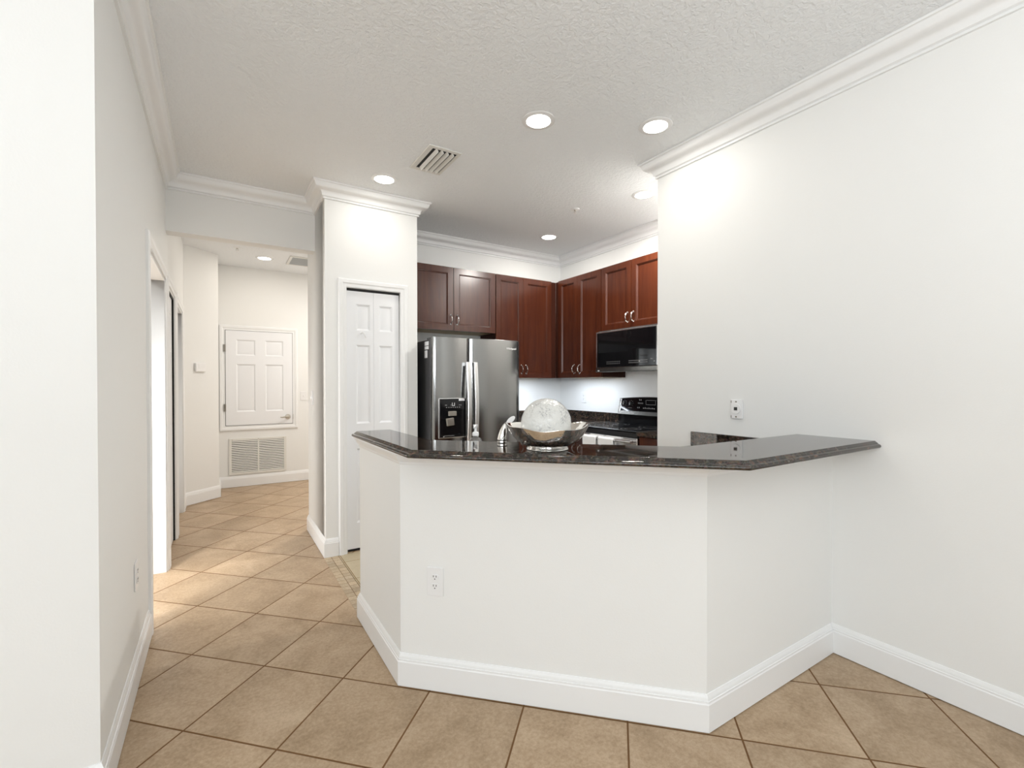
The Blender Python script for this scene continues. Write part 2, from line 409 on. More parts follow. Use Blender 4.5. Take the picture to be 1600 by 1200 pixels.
# casings and doors
def casing(bm, x0, x1, ztop, wdt=.064, bottom=None):
    """local: front towards -y at y=0, opening x0..x1, up to ztop"""
    pr = [(0, 0), (0, -.009), (.010, -.012), (.022, -.012), (.030, -.018), (wdt-.008, -.018), (wdt, -.012), (wdt, 0)]
    z0 = 0 if bottom is None else bottom
    corners = [(x0, z0, -1, 0 if bottom is None else -1), (x0, ztop, -1, 1), (x1, ztop, 1, 1), (x1, z0, 1, 0 if bottom is None else -1)]
    rings = [[bm.verts.new((cx+sx*d, y, cz+sz*d)) for d, y in pr] for cx, cz, sx, sz in corners]
    pairs = list(zip(rings, rings[1:])) + ([(rings[-1], rings[0])] if bottom is not None else [])
    for A, Bq in pairs:
        for k in range(len(pr)):
            j = (k+1) % len(pr); bm.faces.new((A[k], A[j], Bq[j], Bq[k]))
    if bottom is None: bm.faces.new(rings[0][::-1]); bm.faces.new(rings[-1])
RAISED = [(.005, .004), (.014, .010), (.020, .010), (.042, .003)]
# pantry bifold door
r = thing('door_1', 'white panelled bifold pantry door in the column', 'door', (0, YC, 0), 0, kind='structure')
bm = NB(); casing(bm, PD[0], PD[1], PT, .060)
box(bm, PD[0], PD[0]+.004, 0, .10, 0, PT); box(bm, PD[1]-.004, PD[1], 0, .10, 0, PT); box(bm, PD[0]+.004, PD[1]-.004, 0, .10, PT-.004, PT)
finish('casing', bm, 'trim', r)
finish('track', B(PD[0]+.004, PD[1]-.004, .024, .07, PT-.020, PT-.004), 'dark', r)
for k, (xa, xb) in enumerate(((.833, 1.039), (1.0405, 1.2445))):
    wd = xb-xa; pa = (.071, wd-.026) if k == 0 else (.041, wd-.055)
    bm = NB(); zb = .022; hh = 2.022-zb
    panelface(bm, wd, hh, .034, [(*pa, 1.720-zb, 1.923-zb), (*pa, .993-zb, 1.607-zb), (*pa, .221-zb, .80-zb)], RAISED, x0=xa, z0=zb, y=.020)
    lf = finish('door_leaf', bm, 'door', r)
    if k == 0:
        bm = NB(); tube(bm, [(.940, .020, 1.695), (.945, .008, 1.702), (.955, -.004, 1.700), (.962, -.008, 1.690), (.966, -.006, 1.676), (.972, .004, 1.670), (.980, .012, 1.668)], [.003, .004, .005, .005, .004, .004, .003], 8)
        finish('hook', bm, 'white', lf)
bm = NB(); box(bm, .835, 1.245, .03, .06, .002, .012); finish('floor_guide', bm, 'dark', r)
# pantry interior is dark and closed

# left wall doorways (rotated so local x runs along world +y, outward = +x)
def jamb(bm, a, b, depth=.12):
    box(bm, a, a+.018, 0, depth, 0, DH); box(bm, b-.018, b, 0, depth, 0, DH); box(bm, a+.018, b-.018, 0, depth, DH-.018, DH)
r = thing('door_2', 'open bright doorway with white casing on the left wall', 'doorway', (XL, 0, 0), pi/2, kind='structure')
bm = NB(); casing(bm, D1[0], D1[1], DH); finish('casing', bm, 'trim', r)
bm = NB(); jamb(bm, *D1); box(bm, D1[1]-.028, D1[1]-.018, .106, .119, 0, DH-.018); box(bm, D1[0]+.018, D1[0]+.028, .106, .119, 0, DH-.018); finish('jamb', bm, 'trim', r)
for nm, D, dep, lb in (('door_3', D2, .014, 'closed white hallway door with dark gap, second on the left'), ('door_4', D3, .05, 'recessed white hallway door, furthest on the left')):
    r = thing(nm, lb, 'door', (XL, 0, 0), pi/2, kind='structure')
    bm = NB(); casing(bm, D[0], D[1], DH); finish('casing', bm, 'trim', r)
    bm = NB(); jamb(bm, *D); finish('jamb', bm, 'trim', r)
    wd = D[1]-D[0]-.048
    bm = NB(); c1, c2 = wd*.16, wd*.56; pw = wd*.28
    panelface(bm, wd, 1.99, .036, [(c, c+pw, za, zb) for c in (c1, c2) for za, zb in ((.24, .78), (.95, 1.55), (1.66, 1.86))], RAISED, x0=D[0]+.022, z0=.012, y=dep)
    lf = finish('door_slab', bm, 'door', r)
    finish('gap', B(D[0]+.018, D[1]-.018, dep+.037, dep+.045, 0, DH-.018), 'dark', r)  # dark sheet behind the slab, shade of the gap as colour
    if nm == 'door_3':
        bm = NB(); box(bm, D[1]-.021, D[1]-.0185, .001, dep+.036, 0, DH-.0185); box(bm, D[0]+.019, D[1]-.021, .001, dep+.036, DH-.032, DH-.0185); finish('gap_shade', bm, 'dark', r)  # black strips paint the gap's shade along far jamb and head
        for zz in (.25, 1.02, 1.80):
            bm = NB(); tube(bm, [(D[0]+.020, dep-.004, zz-.045), (D[0]+.020, dep-.004, zz+.045)], .006, 10); finish('hinge', bm, 'hinge', lf)
# access door at the hallway's end
r = thing('door_5', 'small white four panel access door raised on the hallway end wall', 'door', (0, YH, 0), 0, kind='structure')
bm = NB(); casing(bm, .068, .838, 1.984, .062, bottom=.778); finish('casing', bm, 'trim', r)
bm = NB(); a0, z0 = .073, .784
finish('gap', B(.068, .838, -.004, -.001, .778, 1.984), 'dark', r)  # dark sheet paints the shadow line around the slab
panelface(bm, .760, 1.195, .0145, [(.115, .326, 1.668-z0, 1.866-z0), (.440, .650, 1.668-z0, 1.866-z0), (.115, .326, .954-z0, 1.557-z0), (.440, .650, .954-z0, 1.557-z0)], RAISED, x0=a0, z0=z0, y=-.0185)
sl = finish('door_slab', bm, 'door', r)
for zz in (1.007, 1.754):
    bm = NB(); tube(bm, [(.069, -.022, zz-.045), (.069, -.022, zz+.045)], .007, 10); box(bm, .050, .068, -.0205, -.018, zz-.045, zz+.045); finish('hinge', bm, 'hinge', sl)
bm = NB(); lathe(bm, [(.0, 0), (.034, 0), (.034, .006), (.028, .012), (.014, .014), (.013, .040), (0, .042)], 24)
bmesh.ops.rotate(bm, verts=bm.verts, cent=(0, 0, 0), matrix=Matrix.Rotation(pi/2, 3, 'X')); bmesh.ops.translate(bm, verts=bm.verts, vec=(.775, -.0186, .872))
tube(bm, [(.775, -.056, .872), (.755, -.060, .874), (.725, -.062, .870), (.700, -.060, .866), (.682, -.054, .870)], [.010, .0095, .008, .007, .005], 10)
finish('lever_handle', bm, 'nickel', sl)
finish('latch_plate', B(.8335, .8395, -.0215, -.012, .835, .905), 'hinge', r)

# ------------------------------------------------------------------ granite bar top
def slab(bm, lines, prof):
    """lines: [(px,py,nx,ny,flag)] in order, n = outward; prof: [(z, inset)]"""
    rings = []
    for z, d in prof:
        L = []
        for px, py, nx, ny, fl in lines:
            k = d*fl; L.append((nx, ny, nx*(px-nx*k)+ny*(py-ny*k)))
        ring = []
        for i in range(len(L)):
            a, b = L[i-1], L[i]; det = a[0]*b[1]-a[1]*b[0]
            ring.append(bm.verts.new(((a[2]*b[1]-a[1]*b[2])/det, (a[0]*b[2]-a[2]*b[0])/det, z)))
        rings.append(ring)
    n = len(lines)
    for A, Bq in zip(rings, rings[1:]):
        for k in range(n): bm.faces.new((A[k], A[(k+1) % n], Bq[(k+1) % n], Bq[k]))
    bm.faces.new(rings[0][::-1]); bm.faces.new(rings[-1])
q = sqrt(.5)
OGEE = [(1.0100, .010), (1.0115, .005), (1.0150, .0015), (1.0195, 0), (1.0240, .0015), (1.0275, .006), (1.0290, .011), (1.0300, .0115), (1.0315, .013), (1.0345, .015), (1.0375, .0195), (1.0392, .0215), (1.0412, .0225), (1.0420, .024)]
bm = NB()
slab(bm, [(.62, 2.640, 0, 1, 1), (.618, 2, -1, 0, 1), (2.366, 0, -q, -q, 1), (2, .876, 0, -1, 1), (XR-.001, 1, 1, 0, 0), (2, 1.240, 0, 1, .15), (2.856, 0, q, q, .15), (.828, 2.3, 1, 0, .15)], OGEE)
tag(finish('bar_top', bm, 'granite', smooth=40), 'dark brown granite bar top wrapping the angled half wall', 'countertop')

# ------------------------------------------------------------------ kitchen counters, base cabinets
CT = .915
SHAK = [(.003, .004), (.008, .005), (.012, .011)]
def pull_bm(bm, x, z, h=.085, y=0):
    pts = []; rad = []
    for i in range(13):
        a = i/12; pts.append((x, y-.005-.026*sin(pi*a)**.8 if 0 < a < 1 else y, z-h/2+h*a)); rad.append(.0038+.0022*abs(cos(pi*a))**1.5)
    tube(bm, pts, rad, 10)
    for zz in (z-h/2, z+h/2):
        b2 = NB(); lathe(b2, [(.009, 0), (.008, .004), (.004, .006)], 12); bmesh.ops.rotate(b2, verts=b2.verts, cent=(0, 0, 0), matrix=Matrix.Rotation(pi/2, 3, 'X'))
        bmesh.ops.translate(b2, verts=b2.verts, vec=(x, y, zz)); me = bpy.data.meshes.new('tmp'); b2.to_mesh(me); b2.free(); bm.from_mesh(me); bpy.data.meshes.remove(me)
def cab_door(parent, xa, xb, za, zb, y, handle=None, rail=.056, nm='door'):
    bm = NB(); wd, hh = xb-xa, zb-za
    panelface(bm, wd, hh, .019, [(rail, wd-rail, rail, hh-rail)], SHAK, x0=xa, z0=za, y=y-.019)
    d = finish(nm, bm, 'wood', parent)
    if handle:
        b2 = NB(); pull_bm(b2, handle[0], handle[1], y=y-.019); finish('handle', b2, 'chrome', d)
    return d
def cabinet(name, label, loc, rz, w, dep, z0, z1, doors, under=False, kick=0, grp=None, filler=None):
    r = thing(name, label, 'cabinet', loc, rz, 'cherry wall cabinets' if name == 'wall_cabinet' else 'cherry base cabinets')
    bm = NB(); box(bm, 0, w, .0, dep, z0+kick+(.012 if under else 0), z1)
    if under: box(bm, 0, w, 0, .022, z0, z0+.012); box(bm, w-.02, w, .022, dep, z0, z0+.012)
    if kick: box(bm, 0, w, .06, dep, z0, z0+kick)
    finish('body', bm, 'wooddark', r)
    if under: finish('bottom_panel', B(.002, w-.021, .023, dep, z0+.002, z0+.012), 'underside', r)
    for d in doors: cab_door(r, *d)
    if filler: finish('filler_strip', B(filler[0], filler[1], -.008, 0, z0, z1), 'wood', r)
    return r
UT = 2.412; g = .0015
# over the refrigerator: world x 1.43..2.365, face at y=4.069
r = cabinet('wall_cabinet', 'short two door cherry cabinet above the refrigerator', (1.430, 4.069, 0), 0, .934, .310, 1.812, UT,
        [(.004, .4670, 1.812, UT, 0, (.441, 1.915)), (.4730, .9305, 1.812, UT, 0, (.509, 1.915))], under=True)
r = cabinet('wall_cabinet', 'tall two door cherry cabinet on the back wall beside the refrigerator', (2.366, 4.069, 0), 0, .772, .310, 1.366, UT,
        [(.0035, .3325, 1.366, UT, 0, (.308, 1.455)), (.3345, .698, 1.366, UT, 0, (.366, 1.455))], under=True)
# right-hand run, face at x=3.139, local x = 4.0 - y
r = cabinet('wall_cabinet', 'tall two door cherry cabinet in the corner left of the microwave', (3.139, 4.0685, 0), -pi/2, .7355, .310, 1.366, UT,
        [(.0685, .3815, 1.366, UT, 0, (.3365, 1.455)), (.3835, .732, 1.366, UT, 0, (.4245, 1.455))], under=True)
r = cabinet('wall_cabinet', 'short two door cherry cabinet directly above the microwave', (3.139, 3.332, 0), -pi/2, .760, .310, 1.806, UT,
        [(.004, .3815, 1.806, UT, 0, (.343, 1.902)), (.3875, .757, 1.806, UT, 0, (.413, 1.902))])
# base units
def drawer(parent, xa, xb, za, zb, hx):
    bm = NB(); box(bm, xa, xb, -.019, 0, za, zb, .003, 1); d = finish('drawer', bm, 'wood', parent)
    b2 = NB(); tube(b2, [(hx-.045, -.019, (za+zb)/2), (hx-.03, -.042, (za+zb)/2), (hx+.03, -.042, (za+zb)/2), (hx+.045, -.019, (za+zb)/2)], .005, 8); finish('handle', b2, 'chrome', d)
r = cabinet('base_cabinet', 'cherry base cabinet right of the range under a short granite top', (2.850, 2.590, 0), -pi/2, .448, .598, 0, .884,
            [(.003, .445, .115, .70, 0, (.05, .62))], kick=.10)
drawer(r, .003, .445, .712, .878, .224)
r = cabinet('base_cabinet', 'cherry base cabinet in the corner left of the range', (2.850, 3.760, 0), -pi/2, .392, .598, 0, .884,
            [(.003, .389, .115, .70, 0, (.34, .62))], kick=.10)
drawer(r, .003, .389, .712, .878, .196)
r = cabinet('base_cabinet', 'cherry base cabinet on the back wall right of the refrigerator', (2.325, 3.782, 0), 0, .52, .596, 0, .884,
            [(.003, .517, .115, .70, 0, (.46, .62))], kick=.10)
drawer(r, .003, .517, .712, .878, .26)
def ctop(name, pts, lb, cat='countertop'):
    bm = NB(); prism(bm, pts, .885, CT); return tag(finish(name, bm, 'granite'), lb, cat)
ctop('counter_top', [(2.318, YK-.001), (2.318, 3.745), (2.805, 3.745), (2.805, 3.364), (XK-.001, 3.364), (XK-.001, YK-.001)], 'L shaped granite counter in the kitchen corner behind the bowl')
ctop('counter_top', [(2.805, 2.592), (2.805, 2.137), (XK-.001, 2.137), (XK-.001, 2.592)], 'short granite counter to the right of the range')
ctop('counter_top', [(.787, 2.44), (1.415, 2.44), (1.415, 2.245), (1.80, 1.86), (XR-.001, 1.86), (XR-.001, 1.2), (1.592, 1.2), (.787, 2.005)], 'low granite sink counter hidden behind the bar')
bm = NB(); prism(bm, [(.79, 2.42), (1.39, 2.42), (1.39, 2.24), (1.79, 1.84), (XR-.002, 1.84), (XR-.002, 1.202), (1.594, 1.202), (.79, 2.007)], .002, .884)
r = thing('base_cabinet', 'cherry sink base cabinet behind the bar, mostly hidden', 'cabinet', (0, 0, 0), 0, 'cherry base cabinets'); finish('body', bm, 'wood', r)
for k in range(2):
    bm = NB(); panelface(bm, .34, .58, .019, [(.056, .284, .056, .524)], SHAK)
    finish('door', bm, 'wood', r, loc=(2.50-.35*k, 1.86, .115), rz=pi)
bm = NB(); box(bm, XR-.021, XR-.001, 1.20, 1.860, CT+.0005, 1.003, .003, 1)
tag(finish('backsplash', bm, 'granite'), 'low granite splash on the right wall just above the bar top', 'backsplash')
bm = NB(); box(bm, XK-.021, XK-.001, 3.364, YK-.022, CT+.0005, 1.003, .003, 1)
tag(finish('backsplash', bm, 'granite'), 'granite splash along the wall between corner and range', 'backsplash')
bm = NB(); box(bm, 2.318, XK-.001, YK-.021, YK-.001, CT+.0005, 1.003, .003, 1)
tag(finish('backsplash', bm, 'granite'), 'granite splash on the back wall right of the refrigerator', 'backsplash')

# ------------------------------------------------------------------ refrigerator
FX0, FX1, FY = 1.463, 2.305, 3.500
r = thing('refrigerator', 'stainless side by side refrigerator with black ice dispenser', 'refrigerator', (0, 0, 0))
bm = NB(); box(bm, FX0+.004, FX1-.004, FY+.075, 4.33, .03, 1.668, .006, 2)
case = finish('case', bm, 'caseside', r)
for a in (FX0+.05, FX1-.12): finish('foot', B(a, a+.07, FY+.12, FY+.19, .0022, .031), 'blackm', r)
finish('gasket', B(FX0+.012, FX1-.012, FY+.060, FY+.076, .06, 1.662), 'blackm', r)
def fdoor(xa, xb, hole=None):
    bm = NB(); n = 24; z0, z1 = .055, 1.689
    # contoured front: gentle bulge across the width, rounded edges
    prof = []
    for i in range(n+1):
        u = i/n; e = min(u, 1-u)*(xb-xa); rr = .010
        y = FY + (rr - sqrt(max(rr*rr-(rr-min(e, rr))**2, 0))) + .020*(2*u-1)**2
        prof.append((xa+u*(xb-xa), y))
    us = prof; zs = [z0, z0+.004] + ([hole[2], hole[3]] if hole else []) + [z1-.004, z1]
    grid = [[bm.verts.new((x, y+(.004 if z in (z0, z1) else 0), z)) for x, y in us] for z in zs]
    for a in range(len(zs)-1):
        for i in range(n):
            if hole and zs[a] == hole[2] and us[i][0] >= hole[0]-1e-4 and us[i+1][0] <= hole[1]+1e-4: continue
            bm.faces.new((grid[a][i], grid[a][i+1], grid[a+1][i+1], grid[a+1][i]))
    bk = FY+.060
    back = [[bm.verts.new((x, bk, z)) for x in (xa, xb)] for z in zs]
    for a in range(len(zs)-1):
        bm.faces.new((back[a][0], grid[a][0], grid[a+1][0], back[a+1][0])); bm.faces.new((grid[a][-1], back[a][1], back[a+1][1], grid[a+1][-1]))
        bm.faces.new((back[a][0], back[a+1][0], back[a+1][1], back[a][1]))
    bm.faces.new([back[0][0], back[0][1]] + grid[0][::-1]); bm.faces.new([back[-1][1], back[-1][0]] + grid[-1])
    return finish('door', bm, 'steel', r, smooth=40), us
XS = 1.797
dl, us = fdoor(FX0, XS-.004); dr, us2 = fdoor(XS+.004, FX1)
def fhandle(x, d):
    bm = NB(); pts = []; n = 16
    for i in range(n+1):
        a = i/n; pts.append((x, FY-.018-.034*sin(pi*(.06+.88*a)), .70+.785*a))
    ring = []
    for i, p in enumerate(pts):
        wv = .019
        ring.append([bm.verts.new((p[0]-wv, p[1]+.006, p[2])), bm.verts.new((p[0]-wv+.004, p[1], p[2])), bm.verts.new((p[0]+wv-.004, p[1], p[2])), bm.verts.new((p[0]+wv, p[1]+.006, p[2])), bm.verts.new((p[0]+wv, p[1]+.014, p[2])), bm.verts.new((p[0]-wv, p[1]+.014, p[2]))])
    for A, Bq in zip(ring, ring[1:]):
        for k in range(6): bm.faces.new((A[k], A[(k+1) % 6], Bq[(k+1) % 6], Bq[k]))
    bm.faces.new(ring[0][::-1]); bm.faces.new(ring[-1])
    box(bm, x-.018, x+.018, FY-.022, FY+.016, 1.452, 1.484, .003, 1); box(bm, x-.018, x+.018, FY-.022, FY+.016, .702, .736, .003, 1)
    return finish('handle', bm, 'steelh', d, smooth=40)
fhandle(XS-.030, dl); fhandle(XS+.038, dr)
# dispenser
DX0, DX1, DZ0, DZ1 = 1.514, 1.748, .866, 1.180
bm = NB(); box(bm, DX0-.008, DX1+.008, FY-.004, FY+.012, DZ0-.010, DZ1+.006, .004, 2); dp = finish('dispenser', bm, 'steelh', dl)
bm = NB(); 
box(bm, DX0, DX1, FY-.009, FY-.003, DZ0, DZ0+.018, .002, 1); box(bm, DX0, DX1, FY-.009, FY-.003, 1.085, DZ1, .002, 1)
box(bm, DX0, DX0+.012, FY-.009, FY-.003, DZ0+.018, 1.085); box(bm, DX1-.012, DX1, FY-.009, FY-.003, DZ0+.018, 1.085)
box(bm, DX0+.012, DX1-.012, FY-.0045, FY-.0035, DZ0+.018, 1.085)
finish('dispenser_panel', bm, 'black', dp)
bm = NB(); box(bm, 1.588, 1.660, FY-.016, FY-.0045, 1.040, 1.078, .003, 1); finish('ice_chute', bm, 'nickel', dp)
bm = NB(); box(bm, 1.568, 1.636, FY-.022, FY-.0045, .960, 1.022, .004, 1, rot=Matrix.Rotation(radians(-6), 3, 'Y')); finish('water_paddle', bm, 'nickel', dp)
bm = NB()
for i, x in enumerate((1.572, 1.592, 1.612, 1.630, 1.650, 1.668, 1.688)):
    box(bm, x-.003, x+.003, FY-.0097, FY-.009, 1.108, 1.112)
    if i % 2 == 0 and i != 4: box(bm, x-.003, x+.003, FY-.0097, FY-.009, 1.127, 1.130)
for a in ((1.621, 1.625, 1.122, 1.148), (1.641, 1.645, 1.122, 1.148), (1.625, 1.641, 1.122, 1.126)): box(bm, a[0], a[1], FY-.0097, FY-.009, a[2], a[3])
box(bm, 1.700, 1.704, FY-.0097, FY-.009, 1.125, 1.13); box(bm, 1.56, 1.564, FY-.0097, FY-.009, 1.127, 1.131)
finish('control_icons', bm, 'mark', dp)
finish('tag_sticker', B(1.682, 1.735, FY-.0102, FY-.009, 1.162, 1.180), 'label', dp)
bm = NB(); box(bm, 1.545, 1.640, FY-.0097, FY-.009, .876, .879); box(bm, 1.540, 1.552, FY-.0097, FY-.009, .868, .875); finish('small_print', bm, 'greymark', dp)
def text(s, size, m, parent, loc, rot, depth=.0006, sx=1.0):
    cu = bpy.data.curves.new('txt', 'FONT'); cu.body = s; cu.size = size; cu.extrude = depth; cu.align_x = 'LEFT'
    tmp = bpy.data.objects.new('txt', cu); COL.objects.link(tmp)
    dg = bpy.context.evaluated_depsgraph_get(); me = bpy.data.meshes.new_from_object(tmp.evaluated_get(dg))
    bpy.data.objects.remove(tmp)
    me.materials.clear(); me.materials.append(M[m])
    o = bpy.data.objects.new('lettering', me); COL.objects.link(o); o.parent = parent; o.location = loc; o.rotation_euler = rot; o.scale = (sx, 1, 1)
    return o
text('Whirlpool', .0250, 'white', dr, (2.153, FY+.0035, 1.607), (pi/2, 0, radians(1.5)), .0015)
# labels on the case side and hinge covers
bm = NB()
for a, b, c, d in ((3.612, 3.700, 1.622, 1.655), (3.612, 3.700, 1.590, 1.616), (3.640, 3.702, 1.520, 1.582)): box(bm, FX0+.0032, FX0+.0042, a, b, c, d)
finish('paper_label', bm, 'label', case)
for a, b in ((FX0+.006, FX0+.07), (FX1-.07, FX1-.006)):
    bm = NB(); box(bm, a, b, FY+.078, FY+.16, 1.668, 1.686, .004, 2); finish('hinge_cover', bm, 'caseside', r)

# ------------------------------------------------------------------ microwave (local x = 3.340 - y, outward -y -> world -x)
r = thing('microwave', 'black glass over the range microwave with steel frame', 'microwave', (3.060, 3.340, 0), -pi/2)
MW = .738
bm = NB(); box(bm, .004, MW-.004, .030, .385, 1.424, 1.804, .003, 1); finish('body', bm, 'blackm', r)
bm = NB(); box(bm, 0, MW, .002, .030, 1.457, 1.792, .002, 1); fr = finish('door', bm, 'steelh', r)
finish('door_glass', B(.018, MW-.012, -.001, .003, 1.459, 1.780, .0008, 1), 'mwglass', fr)
bm = NB(); box(bm, 0, MW, -.002, .030, 1.412, 1.455, .004, 2); bar = finish('bottom_bar', bm, 'steeld', r)
finish('badge', B(.030, .050, -.0032, -.0018, 1.421, 1.430), 'label', bar)
for x0_, n_, st, wd_ in ((.150, 8, .0225, .007), (.424, 15, .0145, .0065)):
    for z in (1.4850, 1.5025):
        bm = NB()
        for i in range(n_): box(bm, x0_+i*st, x0_+i*st+wd_, -.0017, -.0009, z, z+.0055)
        finish('touch_keys', bm, 'greymark', fr)
for a in ((.538, .552, 1.4925, 1.5015), (.668, .690, 1.5115, 1.5145), (.700, .716, 1.490, 1.494)): finish('touch_mark', B(a[0], a[1], -.0017, -.0009, a[2], a[3]), 'greymark', fr)
bm = NB(); box(bm, .20, .52, .06, .22, 1.4165, 1.4245); finish('vent_grille', bm, 'dark', r)
finish('lamp_lens', B(.56, .66, .10, .18, 1.4175, 1.4245), 'plastic', r)

# ------------------------------------------------------------------ range (local x = 3.357 - y)
r = thing('range', 'stainless electric range with black glass cooktop and backguard', 'range', (2.830, 3.357, 0), -pi/2)
RW = .760
bm = NB(); box(bm, 0, RW, .030, .600, .09, .905); box(bm, .02, RW-.02, .06, .58, .0018, .09); finish('body', bm, 'blackm', r)
bm = NB(); box(bm, -.004+.004, RW, -.014, .530, .905, .919, .004, 2); ck = finish('cooktop', bm, 'black', r)
for cx, cy, rr in ((.20, .13, .105), (.56, .13, .085), (.20, .38, .08), (.56, .38, .105)):
    bm = NB()
    for ra in (rr, rr*.62):
        a1 = [bm.verts.new((cx+ra*cos(2*pi*i/48), cy+ra*sin(2*pi*i/48), .9194)) for i in range(48)]
        a2 = [bm.verts.new((cx+(ra-.003)*cos(2*pi*i/48), cy+(ra-.003)*sin(2*pi*i/48), .9194)) for i in range(48)]
        for i in range(48): bm.faces.new((a1[i], a1[(i+1) % 48], a2[(i+1) % 48], a2[i]))
    finish('burner_ring', bm, 'greymark', ck)
finish('front_trim', B(0, RW, -.012, .030, .868, .904, .002, 1), 'blackm', r)
bm = NB(); box(bm, .004, RW-.004, -.006, .030, .300, .862, .004, 2); od = finish('oven_door', bm, 'steelh', r)
finish('oven_window', B(.12, RW-.12, -.0075, -.0055, .40, .70), 'black', od)
bm = NB(); tube(bm, [(.030+.70*i/12, -.048, .832) for i in range(13)], .0115, 12, up=Vector((0, 1, 0)))
for x in (.042, .718): box(bm, x-.014, x+.014, -.050, -.004, .820, .844, .003, 1)
finish('oven_handle', bm, 'steelh', od)
bm = NB(); box(bm, .004, RW-.004, -.004, .030, .100, .292, .004, 2); finish('drawer', bm, 'steelh', r)
# backguard with arched top
bm = NB(); n = 18; f0 = []; f1 = []; bt = []; bb = []
for i in range(n+1):
    u = i/n; x = RW*u; top = 1.160+.018*sin(pi*u)
    f0.append(bm.verts.new((x, .545-.012, 1.006))); f1.append(bm.verts.new((x, .568, top))); bt.append(bm.verts.new((x, .606, top))); bb.append(bm.verts.new((x, .606, 1.006)))
for i in range(n):
    bm.faces.new((f0[i], f0[i+1], f1[i+1], f1[i])); bm.faces.new((f1[i], f1[i+1], bt[i+1], bt[i])); bm.faces.new((bt[i], bt[i+1], bb[i+1], bb[i])); bm.faces.new((bb[i], bb[i+1], f0[i+1], f0[i]))
bm.faces.new((f0[0], f1[0], bt[0], bb[0])); bm.faces.new((f0[-1], bb[-1], bt[-1], f1[-1]))
bg = finish('backguard', bm, 'steeld', r)
finish('backguard_base', B(0, RW, .548, .606, .905, 1.0055), 'black', r)
def bgp(x, z, d=0):  # point on sloped face
    return (x, .533+.035*(z-1.006)/.163 - d, z)
bm = NB(); n = 18; lo = []; hi = []
for i in range(n+1):
    u = i/n; x = .036+(RW-.072)*u; lo.append(bm.verts.new(bgp(x, 1.040, .002))); hi.append(bm.verts.new(bgp(x, 1.156+.017*sin(pi*(x/RW)), .002)))
for i in range(n): bm.faces.new((lo[i], lo[i+1], hi[i+1], hi[i]))
e = bmesh.ops.extrude_face_region(bm, geom=list(bm.faces)); bmesh.ops.translate(bm, verts=[v for v in e['geom'] if isinstance(v, bmesh.types.BMVert)], vec=(0, .0035, 0))
cp = finish('control_panel', bm, 'black', bg)
bm = NB(); vs = [bm.verts.new(bgp(x, z, .0035)) for x, z in ((.028, 1.036), (.035, 1.036), (.035, 1.156), (.028, 1.156))]; bm.faces.new(vs)
e = bmesh.ops.extrude_face_region(bm, geom=list(bm.faces)); bmesh.ops.translate(bm, verts=[v for v in e['geom'] if isinstance(v, bmesh.types.BMVert)], vec=(0, .005, 0)); finish('edge_strip', bm, 'steelh', bg)
for kx in (.076, .160, RW-.16, RW-.076):
    bm = NB(); lathe(bm, [(.017, 0), (.016, .012), (.012, .016), (0, .016)], 20); box(bm, -.003, .003, -.014, .014, .016, .0195)
    bmesh.ops.rotate(bm, verts=bm.verts, cent=(0, 0, 0), matrix=Matrix.Rotation(pi/2-radians(-12), 3, 'X')); bmesh.ops.translate(bm, verts=bm.verts, vec=bgp(kx, 1.112, .002))
    kn = finish('knob', bm, 'blackm', cp)
    bm = NB(); p = bgp(kx, 1.112, .022)
    box(bm, p[0]-.0022, p[0]+.0022, p[1]-.0008, p[1], p[2]-.012, p[2]+.014); finish('pointer', bm, 'mark', kn)
def marks(nm, items):
    bm = NB()
    for x, z, w_, h_ in items:
        p = bgp(x, z, .0028); box(bm, x, x+w_, p[1], p[1]+.0008, z, z+h_)
    finish(nm, bm, 'greymark', cp)
for kx in (.076, .160, RW-.16, RW-.076):
    marks('knob_scale', [(kx+.027*cos(radians(-40+a*43))-.002, 1.112+.027*sin(radians(-40+a*43))-.002, .004, .005) for a in range(7)])
    marks('knob_caption', [(kx-.028+j*.013, 1.068, .007, .003) for j in range(4)])
marks('key_column', [(.262, 1.143, .008, .012), (.280, 1.143, .008, .012), (.252, 1.112, .008, .012), (.268, 1.112, .008, .012), (.286, 1.112, .008, .012), (.304, 1.112, .008, .012)])
marks('key_pair', [(.252, 1.070, .008, .012), (.270, 1.070, .008, .012)])
marks('key_row', [(.322+j*.021, 1.068, .012, .012 if j % 2 else .009) for j in range(7)])
for j in range(3): marks('key', [(.505+j*.02, 1.068+.03*(j % 2), .008, .010)])
marks('display_outline', [(.348, 1.106, .116, .0025), (.348, 1.146, .116, .0025), (.348, 1.106, .0025, .042), (.4615, 1.106, .0025, .042)])

# towels over the oven handle (world: x about 2.78, along y)
def towel(x0, x1, lf, lb, label):
    r0 = Matrix.Translation((2.830, 3.357, 0)) @ Matrix.Rotation(-pi/2, 4, 'Z')
    bm = NB(); pts = []
    for i in range(9): pts.append((-.0640-.0015*sin(i*.9), .832-lf+lf*i/8))
    for i in range(1, 8): a = pi-pi*i/8; pts.append((-.048+.0160*cos(a), .832+.0160*sin(a)))
    for i in range(9): pts.append((-.0320+.0012*sin(i*.8), .832-lb*i/8))
    nx = 14; ring = []
    for i in range(nx+1):
        u = i/nx; x = x0+(x1-x0)*u
        ring.append([bm.verts.new((x, y+.0022*sin(u*9+z*8)*(1 if abs(z-.832) > .02 else 0), z)) for y, z in pts])
    for A, Bq in zip(ring, ring[1:]):
        for k in range(len(pts)-1): bm.faces.new((A[k], A[k+1], Bq[k+1], Bq[k]))
    o = finish('hand_towel', bm, 'towel', smooth=60); o.matrix_world = r0
    md = o.modifiers.new('thick', 'SOLIDIFY'); md.thickness = .007; md.offset = 0
    tag(o, label, 'towel', 'hand towels on the oven handle')
